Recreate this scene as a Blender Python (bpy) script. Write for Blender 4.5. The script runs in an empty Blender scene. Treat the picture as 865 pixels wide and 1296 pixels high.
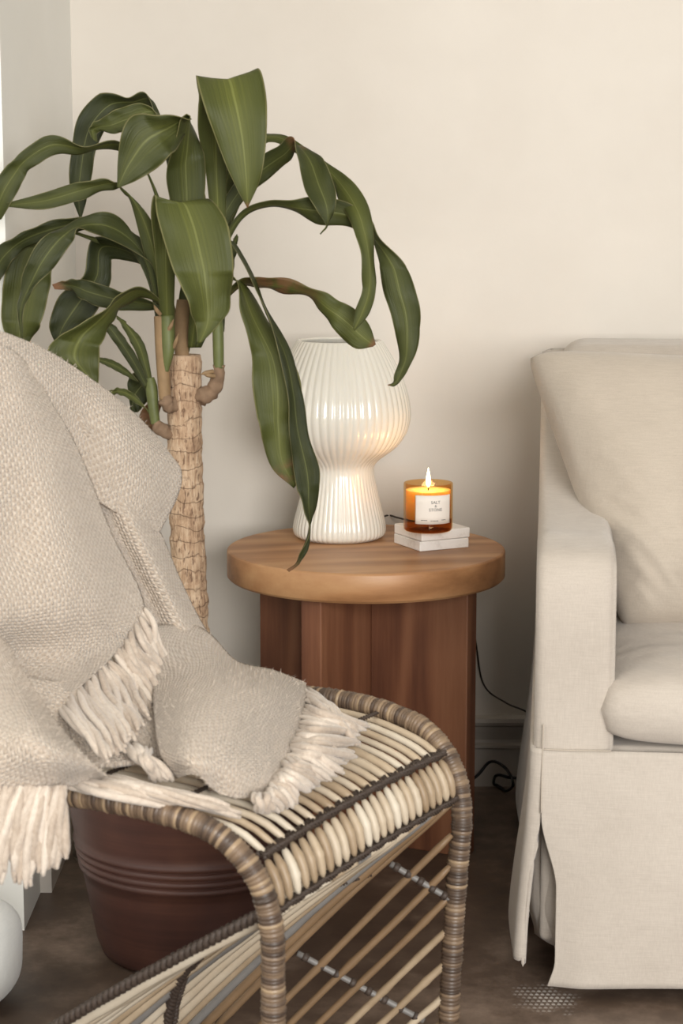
import bpy, bmesh, math, random
from mathutils import Vector, Matrix, noise as mnoise
random.seed(7)
sc = bpy.context.scene
C = sc.collection
PI = math.pi
# ------------------------------------------------------------------ camera, world, light, exposure
F, W_, H_ = 2500.0, 865.0, 1296.0
PITCH = math.radians(9.35)
CAM = Vector((0, 0, 1.10))
cd = bpy.data.cameras.new('camera'); cam = bpy.data.objects.new('camera', cd); C.objects.link(cam)
cam.location = CAM; cam.rotation_euler = (PI/2 - PITCH, 0, 0)
cd.sensor_fit = 'VERTICAL'; cd.sensor_height = 36.0; cd.sensor_width = 36.0
cd.lens = F / H_ * 36.0; cd.clip_start = 0.05
cd.dof.use_dof = True; cd.dof.focus_distance = 3.15; cd.dof.aperture_fstop = 9.0
sc.camera = cam
w = bpy.data.worlds.new('world'); sc.world = w; w.use_nodes = True
w.node_tree.nodes['Background'].inputs[0].default_value = (1.0, 0.985, 0.965, 1)
w.node_tree.nodes['Background'].inputs[1].default_value = 0.42
def area(name, loc, target, sx, sy, power, col):
    l = bpy.data.lights.new(name, 'AREA'); l.shape = 'RECTANGLE'; l.size = sx; l.size_y = sy
    l.energy = power; l.color = col
    o = bpy.data.objects.new(name, l); C.objects.link(o); o.location = loc
    o.rotation_euler = (Vector(target) - Vector(loc)).to_track_quat('-Z', 'Y').to_euler()
    return o
area('window_left_offscreen', (-1.72, 0.95, 1.75), (0.3, 1.6, 1.1), 1.3, 1.5, 27, (1.0, 0.98, 0.95))
area('window_behind_camera_offscreen', (1.35, -2.9, 1.75), (-0.1, 3.4, 0.95), 2.6, 1.8, 330, (1.0, 0.985, 0.955))
vs = sc.view_settings
vs.view_transform = 'Standard'; vs.look = 'None'; vs.gamma = 1.0; vs.use_curve_mapping = False
vs.exposure = -0.13

# ------------------------------------------------------------------ pixel helpers
FW = Vector((0, math.cos(PITCH), -math.sin(PITCH))); UP = Vector((0, math.sin(PITCH), math.cos(PITCH)))
def ray(px, py): return Vector(((px - W_/2)/F, 0, 0)) + UP*((H_/2 - py)/F) + FW
def at_y(px, py, Y): d = ray(px, py); return CAM + d*(Y/d.y)
def at_z(px, py, z): d = ray(px, py); return CAM + d*((z - CAM.z)/d.z)

# ------------------------------------------------------------------ mesh helpers
def lerp(a, b, t): return a + (b - a)*t
def sstep(a, b, x):
    t = min(1, max(0, (x - a)/(b - a))); return t*t*(3 - 2*t)
def cr(p0, p1, p2, p3, t):
    return 0.5*((2*p1) + (p2 - p0)*t + (2*p0 - 5*p1 + 4*p2 - p3)*t*t + (3*p1 - p0 - 3*p2 + p3)*t**3)
def catmull(P, n):
    """n samples along a list of vectors (or floats), uniform in control index"""
    out = []; m = len(P) - 1
    for i in range(n):
        x = m*i/(n - 1); k = min(int(x), m - 1); t = x - k
        p1, p2 = P[k], P[k+1]
        p0 = P[k-1] if k > 0 else p1*2 - p2
        p3 = P[k+2] if k + 2 <= m else p2*2 - p1
        out.append(cr(p0, p1, p2, p3, t))
    return out
def resample(P, step=None, n=None):
    D = [0.0]
    for a, b in zip(P, P[1:]): D.append(D[-1] + (b - a).length)
    L = D[-1]
    if n is None: n = max(2, int(L/step) + 1)
    out = []; k = 0
    for i in range(n):
        d = L*i/(n - 1)
        while k < len(D) - 2 and D[k+1] < d: k += 1
        s = D[k+1] - D[k]
        out.append(P[k].lerp(P[k+1], (d - D[k])/s if s > 1e-9 else 0))
    return out, L
def mesh(name, verts, faces, mat, parent=None, smooth=True, uv=None, attr=None):
    me = bpy.data.meshes.new(name); me.from_pydata([tuple(v) for v in verts], [], faces); me.update()
    if smooth: me.polygons.foreach_set('use_smooth', [True]*len(me.polygons))
    if uv:
        lay = me.uv_layers.new(name='UVMap')
        for li, l in enumerate(me.loops): lay.data[li].uv = uv[l.vertex_index]
    if attr:
        a = me.attributes.new('tone', 'FLOAT', 'POINT'); a.data.foreach_set('value', attr)
    o = bpy.data.objects.new(name, me); C.objects.link(o)
    if mat: me.materials.append(mat)
    if parent: o.parent = parent; o.matrix_parent_inverse = parent.matrix_world.inverted()
    return o
def empty(name, loc, label, cat, group=None):
    o = bpy.data.objects.new(name, None); C.objects.link(o); o.empty_display_size = 0.05
    o.location = loc; o.matrix_world = Matrix.Translation(loc); tag(o, label, cat, group); return o
def tag(o, label, cat, group=None):
    o['label'] = label; o['category'] = cat
    if group: o['group'] = group
    return o
def struct(o, label=None, cat=None):
    o['kind'] = 'structure'
    if label: o['label'] = label
    if cat: o['category'] = cat
    return o
def frames(P):
    n = len(P); T = []
    for i in range(n):
        t = P[min(i+1, n-1)] - P[max(i-1, 0)]
        T.append(t.normalized() if t.length > 1e-9 else Vector((0, 0, 1)))
    up = Vector((0, 0, 1)) if abs(T[0].z) < 0.9 else Vector((1, 0, 0))
    N = [(up - T[0]*up.dot(T[0])).normalized()]
    for i in range(1, n):
        v = N[-1] - T[i]*N[-1].dot(T[i]); N.append(v.normalized())
    return T, N
class MB:
    def __init__(s): s.v = []; s.f = []; s.uv = []; s.a = []
    def sweep(s, P, r, seg=8, tone=0.5, cap=True):
        T, N = frames(P); b = len(s.v); n = len(P); L = 0
        for i in range(n):
            if i: L += (P[i] - P[i-1]).length
            B = T[i].cross(N[i]); ri = r[i] if isinstance(r, (list, tuple)) else r
            for k in range(seg):
                a = 2*PI*k/seg
                s.v.append(P[i] + (N[i]*math.cos(a) + B*math.sin(a))*ri)
                s.uv.append((k/seg, L)); s.a.append(tone[i] if isinstance(tone, (list, tuple)) else tone)
        for i in range(n - 1):
            for k in range(seg):
                k2 = (k + 1) % seg
                s.f.append((b+i*seg+k, b+i*seg+k2, b+(i+1)*seg+k2, b+(i+1)*seg+k))
        if cap:
            s.f.append(tuple(b + k for k in reversed(range(seg)))); s.f.append(tuple(b + (n-1)*seg + k for k in range(seg)))
        return s
    def box(s, c, ax, ay, az):
        b = len(s.v)
        for i in (-1, 1):
            for j in (-1, 1):
                for k in (-1, 1): s.v.append(c + ax*i + ay*j + az*k); s.uv.append((0, 0)); s.a.append(.5)
        for q in ((0,1,3,2),(4,6,7,5),(0,4,5,1),(2,3,7,6),(0,2,6,4),(1,5,7,3)): s.f.append(tuple(b + i for i in q))
        return s
    def grid(s, G, UV=None):
        b = len(s.v); m = len(G[0])
        for i, row in enumerate(G):
            for j, p in enumerate(row): s.v.append(p); s.uv.append(UV[i][j] if UV else (j/(m-1), i/(len(G)-1))); s.a.append(.5)
        for i in range(len(G) - 1):
            for j in range(m - 1): s.f.append((b+i*m+j, b+i*m+j+1, b+(i+1)*m+j+1, b+(i+1)*m+j))
        return s
    def lathe(s, prof, c, seg=64, rib=None):
        b = len(s.v); n = len(prof)
        for i, (r, z) in enumerate(prof):
            for k in range(seg):
                a = 2*PI*k/seg; rr = r*(1 + (rib(a, i/(n-1)) if rib else 0))
                s.v.append(c + Vector((rr*math.cos(a), rr*math.sin(a), z))); s.uv.append((k/seg, z)); s.a.append(.5)
        for i in range(n - 1):
            for k in range(seg):
                k2 = (k + 1) % seg; s.f.append((b+i*seg+k, b+i*seg+k2, b+(i+1)*seg+k2, b+(i+1)*seg+k))
        return s
    def build(s, name, mat, parent=None, smooth=True, attr=False):
        return mesh(name, s.v, s.f, mat, parent, smooth, s.uv, s.a if attr else None)
def mod_bevel(o, wd, seg=3):
    m = o.modifiers.new('bevel', 'BEVEL'); m.width = wd; m.segments = seg; m.limit_method = 'ANGLE'; m.angle_limit = 0.6
def mod_solid(o, t, off=0):
    m = o.modifiers.new('solid', 'SOLIDIFY'); m.thickness = t; m.offset = off
def mod_sub(o, n):
    m = o.modifiers.new('sub', 'SUBSURF'); m.levels = n; m.render_levels = n

# ------------------------------------------------------------------ materials
def lin(c): return tuple(((x/255/12.92) if x/255 <= .04045 else ((x/255 + .055)/1.055)**2.4) for x in c) + (1,)
class NT:
    def __init__(s, name):
        s.m = bpy.data.materials.new(name); s.m.use_nodes = True; s.t = s.m.node_tree; s.n = s.t.nodes; s.p = s.n['Principled BSDF']
    def new(s, ty, **kw):
        nd = s.n.new(ty)
        for k, v in kw.items():
            if k.startswith('i_'):
                key = k[2:]; nd.inputs[int(key) if key.isdigit() else key.replace('_', ' ')].default_value = v
            else: setattr(nd, k, v)
        return nd
    def link(s, a, b): s.t.links.new(a, b)
    def coord(s, kind='Object', scale=(1, 1, 1)):
        tc = s.new('ShaderNodeTexCoord'); mp = s.new('ShaderNodeMapping'); mp.inputs['Scale'].default_value = scale
        s.link(tc.outputs[kind], mp.inputs[0]); return mp.outputs[0]
    def noise(s, vec, scale, detail=4, rough=.55):
        nd = s.new('ShaderNodeTexNoise'); nd.inputs['Scale'].default_value = scale; nd.inputs['Detail'].default_value = detail
        nd.inputs['Roughness'].default_value = rough
        if vec is not None: s.link(vec, nd.inputs['Vector'])
        return nd.outputs['Fac']
    def math(s, op, a, b=None, c=None):
        nd = s.new('ShaderNodeMath', operation=op)
        for i, x in enumerate((a, b, c)):
            if x is None: continue
            if isinstance(x, (int, float)): nd.inputs[i].default_value = x
            else: s.link(x, nd.inputs[i])
        return nd.outputs[0]
    def ramp(s, fac, stops):
        nd = s.new('ShaderNodeValToRGB'); e = nd.color_ramp.elements
        while len(e) < len(stops): e.new(0.5)
        for i, (p, c) in enumerate(stops): e[i].position = p; e[i].color = c
        s.link(fac, nd.inputs[0]); return nd.outputs[0]
    def mix(s, fac, a, b, blend='MIX'):
        nd = s.new('ShaderNodeMix', data_type='RGBA', blend_type=blend)
        if isinstance(fac, (int, float)): nd.inputs[0].default_value = fac
        else: s.link(fac, nd.inputs[0])
        for i, x in ((6, a), (7, b)):
            if isinstance(x, tuple): nd.inputs[i].default_value = x
            else: s.link(x, nd.inputs[i])
        return nd.outputs[2]
    def bump(s, h, strength=.3, dist=.002, prev=None):
        nd = s.new('ShaderNodeBump'); nd.inputs['Strength'].default_value = strength; nd.inputs['Distance'].default_value = dist
        s.link(h, nd.inputs['Height'])
        if prev: s.link(prev, nd.inputs['Normal'])
        return nd.outputs[0]
    def done(s, col=None, rough=.6, nrm=None, **kw):
        if col is not None:
            if isinstance(col, tuple): s.p.inputs['Base Color'].default_value = col
            else: s.link(col, s.p.inputs['Base Color'])
        if isinstance(rough, (int, float)): s.p.inputs['Roughness'].default_value = rough
        else: s.link(rough, s.p.inputs['Roughness'])
        if nrm is not None: s.link(nrm, s.p.inputs['Normal'])
        for k, v in kw.items(): s.p.inputs[k.replace('_', ' ')].default_value = v
        return s.m
def simple(name, c, rough=.6, var=.12, scale=20, bump=.0, **kw):
    m = NT(name); v = m.coord(); n = m.noise(v, scale)
    col = m.mix(n, tuple(x*(1 - var) for x in c[:3]) + (1,), tuple(min(1, x*(1 + var)) for x in c[:3]) + (1,))
    return m.done(col, rough, m.bump(n, bump, .003) if bump else None, **kw)

def m_plaster(name, a, b):
    m = NT(name); v = m.coord()
    n1 = m.noise(v, 1.6, 5, .6); n2 = m.noise(v, 9, 6, .65); n3 = m.noise(v, 60, 3)
    col = m.mix(m.ramp(n1, [(.35, (0,0,0,1)), (.7, (1,1,1,1))]), a, b)
    col = m.mix(m.math('MULTIPLY', n2, .22), col, tuple(x*.86 for x in b[:3]) + (1,))
    h = m.math('ADD', m.math('MULTIPLY', n2, .7), m.math('MULTIPLY', n3, .3))
    return m.done(col, .85, m.bump(h, .18, .004))
M = {}
M['wall'] = m_plaster('limewash_plaster', lin((224, 217, 207)), lin((214, 206, 195)))
M['wall_white'] = m_plaster('white_paint', lin((238, 237, 231)), lin((232, 231, 224)))
M['trim'] = simple('grey_trim_paint', lin((190, 182, 172)), .5, .06, 12)
def m_floor():
    m = NT('brown_concrete'); v = m.coord()
    n1 = m.noise(v, 2.2, 6, .65); n2 = m.noise(v, 11, 8, .7); n3 = m.noise(v, 90, 4, .7)
    col = m.ramp(m.math('ADD', m.math('MULTIPLY', n1, .55), m.math('MULTIPLY', n2, .45)),
                 [(.34, lin((52, 40, 32))), (.5, lin((98, 81, 68))), (.66, lin((156, 136, 120)))])
    col = m.mix(m.math('MULTIPLY', n3, .35), col, lin((70, 58, 50)))
    # pale dotted mark on the floor in front of the sofa
    tc = m.new('ShaderNodeNewGeometry'); sp = m.new('ShaderNodeSeparateXYZ'); m.link(tc.outputs['Position'], sp.inputs[0])
    c = at_z(690, 1264, 0)
    dx = m.math('SUBTRACT', sp.outputs[0], c.x); dy = m.math('SUBTRACT', sp.outputs[1], c.y)
    r = m.math('ADD', m.math('POWER', m.math('ABSOLUTE', m.math('DIVIDE', dx, .055)), 2), m.math('POWER', m.math('ABSOLUTE', m.math('DIVIDE', dy, .075)), 2))
    mask = m.math('SUBTRACT', 1.65, m.math('ADD', r, m.math('MULTIPLY', m.noise(v, 34, 4), 2.0)))
    row = m.math('FLOOR', m.math('MULTIPLY', dy, 90))
    sx = m.math('SINE', m.math('ADD', m.math('MULTIPLY', dx, 6.2832*130), m.math('MULTIPLY', row, PI)))
    sy = m.math('SINE', m.math('MULTIPLY', dy, 6.2832*90))
    dots = m.math('GREATER_THAN', m.math('ADD', sx, sy), .35)
    fac = m.math('MULTIPLY', m.math('MULTIPLY', dots, m.math('MAXIMUM', m.math('MINIMUM', m.math('MULTIPLY', mask, 1.4), 1), 0)), .75)
    col = m.mix(fac, col, lin((215, 212, 208)))
    return m.done(col, m.math('ADD', m.math('MULTIPLY', n2, .3), .35), m.bump(n2, .12, .003))
M['floor'] = m_floor()
def m_wood(name, a, b, c, stretch, big, rough=.45):
    m = NT(name); v = m.coord('Object', stretch)
    warp = m.noise(m.coord('Object', tuple(x*.25 for x in stretch)), 1.0, 2)
    g = m.math('MULTIPLY', m.math('ADD', m.math('SINE', m.math('MULTIPLY', m.math('ADD', warp, m.math('MULTIPLY', m.noise(v, .35, 2), .3)), big)), 1), .5)
    fine = m.noise(v, 3.2, 5, .65); tone_ = m.noise(m.coord(), 5, 2)
    f = m.math('ADD', m.math('MULTIPLY', g, .30), m.math('ADD', m.math('MULTIPLY', tone_, .25), m.math('MULTIPLY', fine, .45)))
    col = m.ramp(f, [(.25, a), (.5, b), (.75, c)])
    return m.done(col, rough, m.bump(fine, .08, .001))
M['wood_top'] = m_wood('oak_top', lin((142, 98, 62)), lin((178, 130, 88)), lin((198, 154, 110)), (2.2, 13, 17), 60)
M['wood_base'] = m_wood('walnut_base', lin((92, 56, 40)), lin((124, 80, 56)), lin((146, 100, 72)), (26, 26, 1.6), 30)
def m_linen(name, a, b, sc_=1.0):
    m = NT(name); v = m.coord('Object')
    n = m.noise(v, 5, 4); h1 = m.noise(m.coord('Object', (40, 40, 900)), 1.0*sc_, 3, .7); h2 = m.noise(m.coord('Object', (900, 900, 40)), 1.0*sc_, 3, .7)
    th = m.math('ADD', m.math('MULTIPLY', h1, .5), m.math('MULTIPLY', h2, .5))
    f = m.math('ADD', m.math('MULTIPLY', n, .35), m.math('MULTIPLY', th, .65))
    col = m.ramp(f, [(.3, a), (.7, b)])
    bp = m.bump(th, .35, .0012); bp = m.bump(m.noise(v, 8, 4, .6), .35, .016, bp)
    return m.done(col, .92, bp, Sheen_Weight=.25)
M['linen'] = m_linen('sofa_linen', lin((176, 165, 153)), lin((206, 196, 184)))
M['linen_warm'] = m_linen('cushion_linen', lin((172, 160, 145)), lin((202, 190, 175)))
M['white_cloth'] = m_linen('white_cloth', lin((215, 216, 212)), lin((235, 235, 230)))
def m_throw(name, weave=True):
    m = NT(name)
    if weave:
        tc = m.new('ShaderNodeTexCoord'); sp = m.new('ShaderNodeSeparateXYZ')
        nz = m.new('ShaderNodeTexNoise'); nz.inputs['Scale'].default_value = 30; m.link(tc.outputs['UV'], nz.inputs['Vector'])
        ad = m.new('ShaderNodeVectorMath', operation='MULTIPLY_ADD'); ad.inputs[1].default_value = (.009, .009, 0); m.link(nz.outputs['Color'], ad.inputs[0]); m.link(tc.outputs['UV'], ad.inputs[2])
        m.link(ad.outputs[0], sp.inputs[0])
        k = 2*PI/.0106
        s = m.math('MULTIPLY', m.math('SINE', m.math('MULTIPLY', sp.outputs[0], k)), m.math('SINE', m.math('MULTIPLY', sp.outputs[1], k)))
        g = m.math('ABSOLUTE', s)
        f = m.math('ADD', m.math('MULTIPLY', m.math('GREATER_THAN', s, 0), .22), m.math('MULTIPLY', m.noise(m.coord('Object'), 260, 4, .75), .78))
        big = m.noise(m.coord('Object'), 6, 3)
        col = m.ramp(f, [(.24, lin((186, 166, 146))), (.46, lin((212, 195, 176))), (.72, lin((232, 219, 203)))])
        col = m.mix(m.math('MULTIPLY', big, .2), col, lin((196, 179, 161)))
        bp = m.bump(g, .8, .0035); bp = m.bump(m.noise(m.coord('Object'), 700, 2), .4, .002, bp)
    else:
        n = m.noise(m.coord('Object', (1, 1, 1)), 180, 4, .7); info = m.new('ShaderNodeObjectInfo')
        col = m.ramp(m.math('ADD', m.math('MULTIPLY', n, .6), m.math('MULTIPLY', info.outputs['Random'], .35)), [(.2, lin((178, 160, 142))), (.7, lin((224, 211, 196)))])
        bp = m.bump(n, .5, .002)
    return m.done(col, .95, bp, Sheen_Weight=.4)
M['throw'] = m_throw('wool_weave'); M['tassel'] = m_throw('wool_tassel', False)
def m_wrap():
    m = NT('wrapped_rattan'); at = m.new('ShaderNodeAttribute', attribute_name='tone'); n = m.noise(m.coord(), 40, 3)
    f = m.math('ADD', m.math('MULTIPLY', at.outputs['Fac'], .75), m.math('MULTIPLY', n, .25))
    col = m.ramp(f, [(.12, lin((44, 36, 31))), (.42, lin((86, 70, 58))), (.66, lin((128, 107, 86))), (.92, lin((172, 148, 118)))])
    return m.done(col, .42, m.bump(m.noise(m.coord(), 300, 2), .2, .001))
M['wrap'] = m_wrap()
def m_cane():
    m = NT('natural_cane'); info = m.new('ShaderNodeObjectInfo'); v = m.coord('Object'); n = m.noise(v, 24, 4, .6)
    f = m.math('ADD', m.math('MULTIPLY', info.outputs['Random'], .6), m.math('MULTIPLY', n, .4))
    col = m.ramp(f, [(.15, lin((150, 126, 98))), (.45, lin((190, 170, 143))), (.8, lin((216, 204, 184)))])
    return m.done(col, .45, m.bump(m.noise(v, 200, 3), .15, .001))
M['cane'] = m_cane()
M['cane_dark'] = simple('aged_cane', lin((132, 106, 78)), .5, .3, 30)
M['cane_grey'] = simple('grey_cane', lin((128, 124, 120)), .45, .2, 30)
M['braid'] = simple('dark_braid', lin((68, 56, 48)), .6, .35, 120, .3)
def m_bark():
    m = NT('cane_bark'); tc = m.new('ShaderNodeTexCoord'); sp = m.new('ShaderNodeSeparateXYZ'); m.link(tc.outputs['UV'], sp.inputs[0])
    nz = m.noise(m.coord(), 34, 4)
    fib = m.noise(m.coord('Object', (230, 230, 22)), 1, 4, .75); pit = m.noise(m.coord('Object', (260, 260, 70)), 1, 3, .6)
    ph = m.math('FRACT', m.math('ADD', m.math('MULTIPLY', sp.outputs[1], 46), m.math('MULTIPLY', m.noise(m.coord('Object', (1, 1, 1)), 16, 4), 2.6)))
    ring = m.math('SUBTRACT', 1, m.math('MINIMUM', m.math('MULTIPLY', ph, 13), 1))
    col = m.ramp(m.math('ADD', m.math('MULTIPLY', nz, .35), m.math('MULTIPLY', fib, .65)), [(.30, lin((112, 84, 64))), (.47, lin((174, 144, 115))), (.68, lin((212, 188, 160)))])
    col = m.mix(m.math('MULTIPLY', ring, m.math('MULTIPLY', nz, .5)), col, lin((104, 74, 54)))
    dk = m.ramp(pit, [(.36, (1,1,1,1)), (.44, (0,0,0,1))]); col = m.mix(m.math('MULTIPLY', dk, .75), col, lin((92, 64, 46)))
    spots = m.ramp(m.noise(m.coord(), 24, 2), [(.66, (0,0,0,1)), (.73, (1,1,1,1))])
    col = m.mix(m.math('MULTIPLY', spots, .55), col, lin((104, 74, 52)))
    return m.done(col, .85, m.bump(m.math('SUBTRACT', fib, ring), .7, .003))
M['bark'] = m_bark()
def m_leaf():
    m = NT('corn_plant_leaf'); tc = m.new('ShaderNodeTexCoord'); sp = m.new('ShaderNodeSeparateXYZ'); m.link(tc.outputs['UV'], sp.inputs[0])
    info = m.new('ShaderNodeObjectInfo'); u = sp.outputs[0]; v = sp.outputs[1]
    at = m.new('ShaderNodeAttribute', attribute_name='tone')
    d = m.math('ABSOLUTE', m.math('SUBTRACT', u, .5))
    cb = m.new('ShaderNodeCombineXYZ'); m.link(m.math('MULTIPLY', u, 26), cb.inputs[0]); m.link(m.math('MULTIPLY', v, 1.4), cb.inputs[1]); m.link(m.math('MULTIPLY', info.outputs['Random'], 40), cb.inputs[2])
    st = m.noise(cb.outputs[0], 1.0, 3, .6)
    base = m.mix(info.outputs['Random'], lin((28, 35, 18)), lin((78, 83, 38)))
    base = m.mix(m.math('MULTIPLY', m.noise(m.coord(), 22, 4), .5), base, lin((80, 84, 42)))
    cen = m.math('MULTIPLY', m.math('MAXIMUM', m.math('SUBTRACT', 1, m.math('MULTIPLY', d, 2.8)), 0), m.math('MULTIPLY', m.math('MULTIPLY', st, st), m.math('ADD', m.math('MULTIPLY', info.outputs['Random'], 1.3), .35)))
    col = m.mix(cen, base, lin((120, 124, 56)))
    rib = m.math('LESS_THAN', d, .018); col = m.mix(m.math('MULTIPLY', rib, .3), col, lin((150, 154, 92)))
    edge = m.math('GREATER_THAN', d, .478); col = m.mix(m.math('MULTIPLY', edge, .35), col, lin((170, 160, 110)))
    br = m.math('MULTIPLY', at.outputs['Fac'], m.math('MINIMUM', m.math('MAXIMUM', m.math('MULTIPLY', m.math('SUBTRACT', m.noise(m.coord(), 40, 4), .36), 6), 0), 1))
    col = m.mix(br, col, lin((128, 90, 62)))
    m.done(col, .5, m.bump(st, .45, .003), Specular_IOR_Level=.32)
    tr = m.new('ShaderNodeBsdfTranslucent'); m.link(m.mix(.5, col, lin((130, 150, 50))), tr.inputs[0])
    mx = m.new('ShaderNodeMixShader'); mx.inputs[0].default_value = .18; m.link(m.p.outputs[0], mx.inputs[1]); m.link(tr.outputs[0], mx.inputs[2])
    m.link(mx.outputs[0], m.n['Material Output'].inputs[0]); return m.m
M['leaf'] = m_leaf()
M['stem'] = simple('green_stem', lin((92, 98, 52)), .55, .4, 40, .2)
M['sheath'] = simple('tan_sheath', lin((138, 112, 80)), .75, .35, 50, .3)
M['root_bark'] = simple('knobbly_bark', lin((128, 104, 82)), .9, .4, 70, .6)
M['soil'] = simple('soil', lin((50, 38, 30)), .95, .4, 60, .8)
def m_pot():
    m = NT('brown_glazed_pot'); v = m.coord(); n = m.noise(v, 6, 4); g = m.noise(m.coord('Object', (4, 4, 120)), 1, 4)
    col = m.ramp(m.math('ADD', m.math('MULTIPLY', n, .7), m.math('MULTIPLY', g, .3)), [(.3, lin((56, 36, 32))), (.55, lin((82, 52, 44))), (.75, lin((104, 68, 54)))])
    return m.done(col, .5, m.bump(g, .08, .001))
M['pot'] = m_pot()
M['lamp_glass'] = NT('opal_glass').done(lin((228, 223, 211)), .2, None, Subsurface_Weight=.25, Subsurface_Radius=(.02, .018, .014), Coat_Weight=.3, Coat_Roughness=.12)
M['dark_cord'] = simple('dark_cord', lin((62, 54, 46)), .5, .1)
M['black_cord'] = simple('black_cord', lin((22, 20, 19)), .5, .1)
def m_marble():
    m = NT('white_marble'); v = m.coord(); n = m.noise(v, 16, 8, .7)
    return m.done(m.ramp(n, [(.35, lin((214, 206, 196))), (.5, lin((240, 236, 230))), (.8, lin((248, 245, 240)))]), .4)
M['marble'] = m_marble()
def m_thin(name, tint, gl=.08):
    m = NT(name); m.n.remove(m.p); t = m.new('ShaderNodeBsdfTransparent'); t.inputs[0].default_value = tint
    g = m.new('ShaderNodeBsdfGlossy'); g.inputs['Roughness'].default_value = .04
    lw_ = m.new('ShaderNodeLayerWeight'); lw_.inputs[0].default_value = .5
    fac = m.math('ADD', m.math('MULTIPLY', m.math('POWER', lw_.outputs['Facing'], 4.0), .35), .025)
    mx = m.new('ShaderNodeMixShader'); m.link(fac, mx.inputs[0]); m.link(t.outputs[0], mx.inputs[1]); m.link(g.outputs[0], mx.inputs[2])
    m.link(mx.outputs[0], m.n['Material Output'].inputs[0]); return m.m
M['amber'] = m_thin('amber_glass', (.95, .76, .50, 1)); M['amber_base'] = m_thin('amber_glass_base', (.62, .33, .14, 1))
M['clear'] = m_thin('clear_glass', (.9, .92, .91, 1)); M['pane'] = m_thin('window_glass', (.97, .98, .98, 1))
M['wax'] = NT('candle_wax').done((.95, .80, .58, 1), .5, None, Subsurface_Weight=1.0, Subsurface_Radius=(1.0, .6, .3), Subsurface_Scale=.03)
M['label'] = simple('paper_label', lin((238, 230, 220)), .7, .02)
M['ink'] = simple('label_ink', lin((70, 64, 60)), .7, .02)
M['wick'] = simple('wick', lin((50, 36, 26)), .9, .1)
fm = NT('flame'); fm.n.remove(fm.p); em = fm.new('ShaderNodeEmission'); em.inputs[0].default_value = (1, .72, .36, 1); em.inputs[1].default_value = 14
fm.link(em.outputs[0], fm.n['Material Output'].inputs[0]); M['flame'] = fm.m

# ------------------------------------------------------------------ room shell
WY = 3.558; CX = at_y(93, 200, WY).x
def slab(name, c, hx, hy, hz, mat, bev=0):
    o = MB().box(Vector((0, 0, 0)), Vector((hx, 0, 0)), Vector((0, hy, 0)), Vector((0, 0, hz))).build(name, mat, None, False)
    o.location = c
    if bev: mod_bevel(o, bev)
    return o
struct(slab('floor', (0.9, -2.0, -.05), 6.0, 6.0, .05, M['floor']))
struct(slab('wall_back', ((CX + 3.4)/2, WY + .05, 1.35), (3.4 - CX)/2, .05, 1.35, M['wall']))
SE = 2.82
struct(slab('wall_left', (CX - .06, (WY + .1 + SE)/2, 1.35), .06, (WY + .1 - SE)/2, 1.35, M['wall_white']))
struct(slab('wall_return', ((CX - .12 - 1.62)/2, SE + .06, 1.35), (1.62 + CX - .12)/2, .06, 1.35, M['wall_white']))
# window wall on the left, out of frame, with the opening that daylight comes through
WX = -1.62
win = empty('window_1', (WX, .95, 0), 'tall white framed window in the side wall', 'window'); win['kind'] = 'structure'
b = MB()
def wb(y0, y1, z0, z1, x=WX - .06, hx=.06): b.box(Vector((x, (y0+y1)/2, (z0+z1)/2)), Vector((hx, 0, 0)), Vector((0, (y1-y0)/2, 0)), Vector((0, 0, (z1-z0)/2)))
wb(-2, .25, 0, 2.7); wb(1.65, SE + .12, 0, 2.7); wb(.25, 1.65, 0, .95); wb(.25, 1.65, 2.55, 2.7)
struct(b.build('wall_window_side', M['wall_white'], None, False))
b = MB(); wb(.25, .31, .95, 2.55, WX-.05, .04); wb(1.59, 1.65, .95, 2.55, WX-.05, .04); wb(.31, 1.59, .95, 1.01, WX-.05, .04); wb(.31, 1.59, 2.49, 2.55, WX-.05, .04); wb(.93, .97, 1.01, 2.49, WX-.05, .03)
b.build('window_frame', M['trim'], win, False)
for y0, y1 in ((.31, .93), (.97, 1.59)):
    b = MB(); wb(y0, y1, 1.01, 2.49, WX-.05, .003); b.build('pane', M['pane'], win, False)
struct(slab('ceiling', (0.9, 1.55, 2.75), 2.6, 2.1, .05, M['wall_white']))
# moulded baseboard
bp = [(0, 0), (.018, 0), (.018, .072), (.022, .075), (.022, .080), (.014, .083), (.012, .088), (.016, .105), (.017, .114), (.024, .118), (.026, .124), (.024, .131), (0, .132)]
def baseboard(name, p0, p1, out):
    b = MB(); n = len(bp)
    for p in (p0, p1):
        for d, z in bp: b.v.append(p + out*d + Vector((0, 0, z))); b.uv.append((0, 0)); b.a.append(.5)
    for i in range(n): b.f.append((i, (i+1) % n, n + (i+1) % n, n + i))
    b.f.append(tuple(range(n))); b.f.append(tuple(reversed(range(n, 2*n))))
    o = b.build(name, M['trim'], None, False); struct(o); return o
baseboard('baseboard_back', Vector((CX, WY, 0)), Vector((3.3, WY, 0)), Vector((0, -1, 0)))
baseboard('baseboard_left', Vector((CX, WY, 0)), Vector((CX, 2.98, 0)), Vector((1, 0, 0)))

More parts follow.
